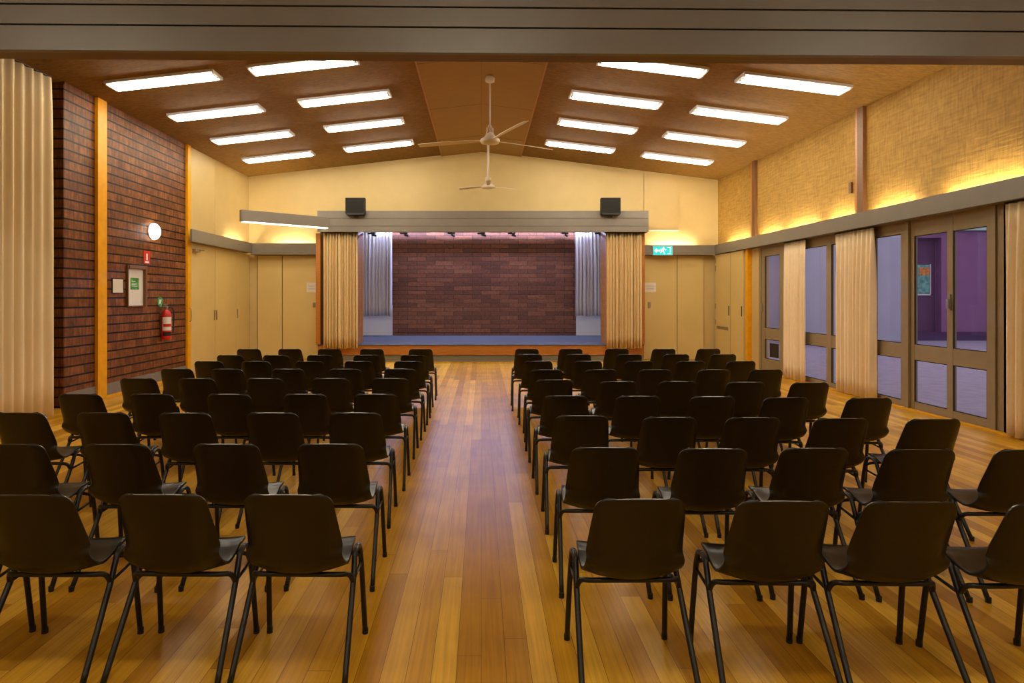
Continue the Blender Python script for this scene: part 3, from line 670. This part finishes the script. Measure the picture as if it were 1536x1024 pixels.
# ------------------------------------------------------------------ fans
def fan(x, y, zh, rod, rr, angs, blade_l, label):
    o = thing('ceiling_fan', label, 'ceiling fan', (x, y, zh), 0, 'white three blade ceiling fans')
    top = ceil_z(x)-.035-zh
    bm = bmesh.new(); tube(bm, [(0, 0, .10), (0, 0, top)], rod, 10); obj('rod', bm, 'fan', o, True)
    bm = bmesh.new(); lathe(bm, [(.035, top-.11), (.075, top-.09), (.08, top-.04), (.06, top-.006)], 20); obj('canopy', bm, 'fan', o, True)
    bm = bmesh.new(); lathe(bm, [(.07, -.075), (.15, -.06), (.165, -.03), (.16, .0), (.11, .03), (.085, .06), (.05, .10), (.02, .12)], 28); obj('motor', bm, 'fan', o, True)
    bm = bmesh.new()
    for a in (30, 200): 
        c, s = math.cos(math.radians(a)), math.sin(math.radians(a))
        tube(bm, [(.07*c, .07*s, .05), (.05*c, .05*s, .16), (.02*c, .02*s, .24)], .010, 6)
        box(bm, .05*c-.018, .05*c+.018, .05*s-.018, .05*s+.018, .13, .19)
    obj('hanger_bracket', bm, 'fan', o)
    for a in angs:
        Rz = Matrix.Rotation(math.radians(a), 4, 'Z') @ Matrix.Rotation(math.radians(14), 4, 'X')
        bm = bmesh.new(); n = 10; vs = []
        for k in range(n+1):
            u = k/n; xx = .16+(blade_l-.16)*u; w = rr*(.55+.45*math.sin(PI*min(1, u*1.2)*.6)); w *= (1-.25*max(0, u-.85)/.15)
            vs.append([bm.verts.new(Rz @ Vector((xx, yy, zz-.02+.02*u*(1-u)))) for yy, zz in ((-w, 0), (w, 0), (w, .008), (-w, .008))])
        for p, q in zip(vs, vs[1:]):
            for i in range(4): bm.faces.new((p[i], p[(i+1) % 4], q[(i+1) % 4], q[i]))
        bm.faces.new(vs[0]); bm.faces.new(vs[-1])
        obj('blade', bm, 'fan', o, False)
    return o
fan(.145, 10.7, 4.22, .013, .062, (163, 31, -66), 1.28, 'white ceiling fan on a thin rod nearer the camera')
fan(.16, 15.0, 4.20, .030, .05, (150, 32, -90), .80, 'white ceiling fan on a thick rod near the stage')

# small dark sensors on the hessian wall
tag(bx('wall_sensor', 'darktimber', (XR-.03, XR-.001, 10.42, 10.50, 3.28, 3.46), bevel=.004), 'small brown sensor box on the hessian wall beside the timber post', 'sensor')

# ------------------------------------------------------------------ chairs
def shell_mesh():
    prof = [(0.0,.790),(.012,.745),(.036,.665),(.060,.590),(.080,.525),(.100,.465),(.135,.430),(.195,.422),(.270,.436),(.340,.454),(.395,.463),(.425,.460),(.440,.447)]
    hw =   [.172,.180,.187,.193,.197,.201,.203,.203,.201,.196,.192,.188,.183]
    pts = smooth_path([(0, a, b) for a, b in prof], 3); ws = [w.x for w in smooth_path([(w, 0, 0) for w in hw], 3)]
    # arc length for the rounded corners
    s = [0]
    for a, b in zip(pts, pts[1:]): s.append(s[-1]+(b-a).length)
    T = s[-1]; nu = 16; bm = bmesh.new(); g = []
    sample = [0, .004, .010, .018, .028, .040]
    allS = sample + [x for x in s if .05 < x < T-.035] + [T-.028, T-.018, T-.008, T]
    def at(v):
        for i in range(len(s)-1):
            if s[i+1] >= v-1e-9:
                t = (v-s[i])/(s[i+1]-s[i]); return pts[i].lerp(pts[i+1], t), ws[i]+(ws[i+1]-ws[i])*t, (pts[i+1]-pts[i]).normalized()
    for v in allS:
        p, w, tn = at(v)
        rc = .042; rf = .03
        if v < rc: w -= rc*(1-math.sqrt(max(0, 1-(1-v/rc)**2)))
        if T-v < rf: w -= rf*(1-math.sqrt(max(0, 1-(1-(T-v)/rf)**2)))
        nrm = Vector((0, -tn.z, tn.y)); nrm = -nrm if nrm.y < 0 and v < T*.4 else nrm
        back = max(0, min(1, (T*.52-v)/(T*.15)))      # 1 on the backrest, 0 on the seat
        line = []
        for i in range(nu+1):
            u = -1+2*i/nu
            rt = .35+.65*min(1, v/.22); off = back*rt*(.030*abs(u)**2.4+.018*max(0, abs(u)-.8)/.2) + (1-back)*(.014*abs(u)**3)
            bend = math.exp(-((v-.37)/.06)**2)*.035*abs(u)**2.5
            q = Vector((u*w, p.y, p.z))
            if back > 0: q.y += back*off
            q.z += (1-back)*off*(1 if v < T-.1 else .3)+bend
            q.z -= .006*(1-back)*(1-u*u)
            if v < .1: q.z -= .009*(abs(u)**3)*(1-v/.1)*.25
            line.append(bm.verts.new(q))
        g.append(line)
    for a, b in zip(g, g[1:]):
        for i in range(nu): bm.faces.new((a[i], a[i+1], b[i+1], b[i]))
    return bm
def make_chair():
    t = thing('stacking_chair', '', 'chair')
    sh = obj('seat_shell', shell_mesh(), 'plastic', t, True)
    so = sh.modifiers.new('solid', 'SOLIDIFY'); so.thickness = .012; so.offset = 0
    bv = sh.modifiers.new('bevel', 'BEVEL'); bv.width = .005; bv.segments = 2; bv.limit_method = 'ANGLE'; bv.angle_limit = .9
    for s in (-1, 1):
        arch = (s*.212, .335, .455)
        bm = bmesh.new(); tube(bm, smooth_path([arch, (s*.213, .290, .442), (s*.216, .262, .405), (s*.220, .210, .320), (s*.232, .0, .012)], 5), .0125, 10)
        l1 = obj('leg', bm, 'steel', t, True)
        bm = bmesh.new(); lathe(bm, [(.0138, 0), (.0138, .026), (.0132, .028)], 10, (s*.2325, -.002, 0)); obj('rubber_foot', bm, 'rubber', l1)
        bm = bmesh.new(); tube(bm, smooth_path([arch, (s*.213, .375, .445), (s*.214, .400, .405), (s*.218, .420, .30), (s*.226, .455, .012)], 5), .0125, 10)
        l2 = obj('leg', bm, 'steel', t, True)
        bm = bmesh.new(); lathe(bm, [(.0138, 0), (.0138, .026), (.0132, .028)], 10, (s*.226, .456, 0)); obj('rubber_foot', bm, 'rubber', l2)
    bm = bmesh.new(); tube(bm, smooth_path([(-.219, .225, .345), (-.205, .205, .385), (-.16, .175, .398), (0, .17, .400), (.16, .175, .398), (.205, .205, .385), (.219, .225, .345)], 5), .0115, 8)
    obj('rear_stretcher', bm, 'steel', t, True)
    bm = bmesh.new(); tube(bm, smooth_path([(-.215, .405, .385), (-.18, .375, .410), (0, .36, .416), (.18, .375, .410), (.215, .405, .385)], 5), .009, 8)
    obj('front_stretcher', bm, 'steel', t, True)
    for s in (-1, 1):
        bm = bmesh.new(); tube(bm, [(s*.219, .225, .345), (s*.216, .41, .36)], .007, 6)
        obj('side_rail', bm, 'steel', t, True)
    return t
ch0 = make_chair(); chused = [False]
ordn = ['first', 'second', 'third', 'fourth', 'fifth', 'sixth', 'seventh', 'eighth', 'ninth']
# backrest centre (x) and backrest distance (y) of every chair, row by row from the camera, aisle outwards
rows_left = [
 (2.565, [-.780, -1.292, -1.832, -2.345]), (3.447, [-.820, -1.385, -1.945, -2.505]), (4.38, [-.867, -1.440, -2.012, -2.565, -3.125]),
 (5.23, [-.866, -1.446, -2.045, -2.670, -3.240]), (6.25, [-.893, -1.480, -2.096, -2.750, -3.305]), (7.08, [-.900, -1.508, -2.117, -2.780, -3.328]),
 (7.93, [-.905, -1.525, -2.107, -2.760, -3.335]), (8.78, [-.930, -1.580, -2.190, -2.780, -3.398]), (9.82, [-.934, -1.685, -2.305, -2.905, -3.520])]
rows_right = [
 (2.503, [.628, 1.180, 1.676, 2.22]), (3.37, [.655, 1.220, 1.760, 2.300, 2.86]), (4.28, [.672, 1.250, 1.800, 2.365, 2.955]),
 (5.15, [.680, 1.262, 1.855, 2.420, 3.060]), (6.12, [.695, 1.292, 1.860, 2.480, 3.060]), (7.00, [.712, 1.310, 1.910, 2.558, 3.130]),
 (7.95, [.705, 1.325, 1.970, 2.610, 3.240]), (8.90, [.667, 1.350, 2.060, 2.720, 3.380]), (9.85, [.703, 1.380, 2.095, 2.815, 3.510])]
dy_right = [(0, -.02, -.03, -.05), (0, -.02, -.02, -.04, -.06), (0, -.05, -.07, -.09, -.12), (0, -.03, -.05, -.09, -.12), (.02, -.10, -.08, -.14, -.18)]
rc = random.Random(4)
def place(x, y, rz, lab, grp):
    if not chused[0]:
        chused[0] = True; ch0.location = (x, y, 0); ch0.rotation_euler = (0, 0, rz); ch0['label'] = lab; ch0['group'] = grp
    else: dup(ch0, (x, y, 0), rz, lab, grp)
for side, rowset, grp in (('left', rows_left, 'black chairs left of the aisle'), ('right', rows_right, 'black chairs right of the aisle')):
    for r, (y, xs_) in enumerate(rowset):
        for k, x in enumerate(xs_):
            dy = dy_right[r][k] if side == 'right' and r < len(dy_right) else 0
            if side == 'left' and k > 1 and r: x -= .014*k
            rw = 'row nearest camera' if r == 0 else ('row nearest stage' if r == 8 else ordn[r]+' row from camera')
            seat = 'aisle seat' if k == 0 else ('seat farthest from aisle' if k == len(xs_)-1 and len(xs_) == 5 else ordn[k]+' seat from aisle')
            place(x, y+dy+rc.uniform(-.008, .008), math.radians(rc.uniform(-1.2, 1.2)), 'black plastic chair %s of aisle, %s, %s' % (side, rw, seat), grp)
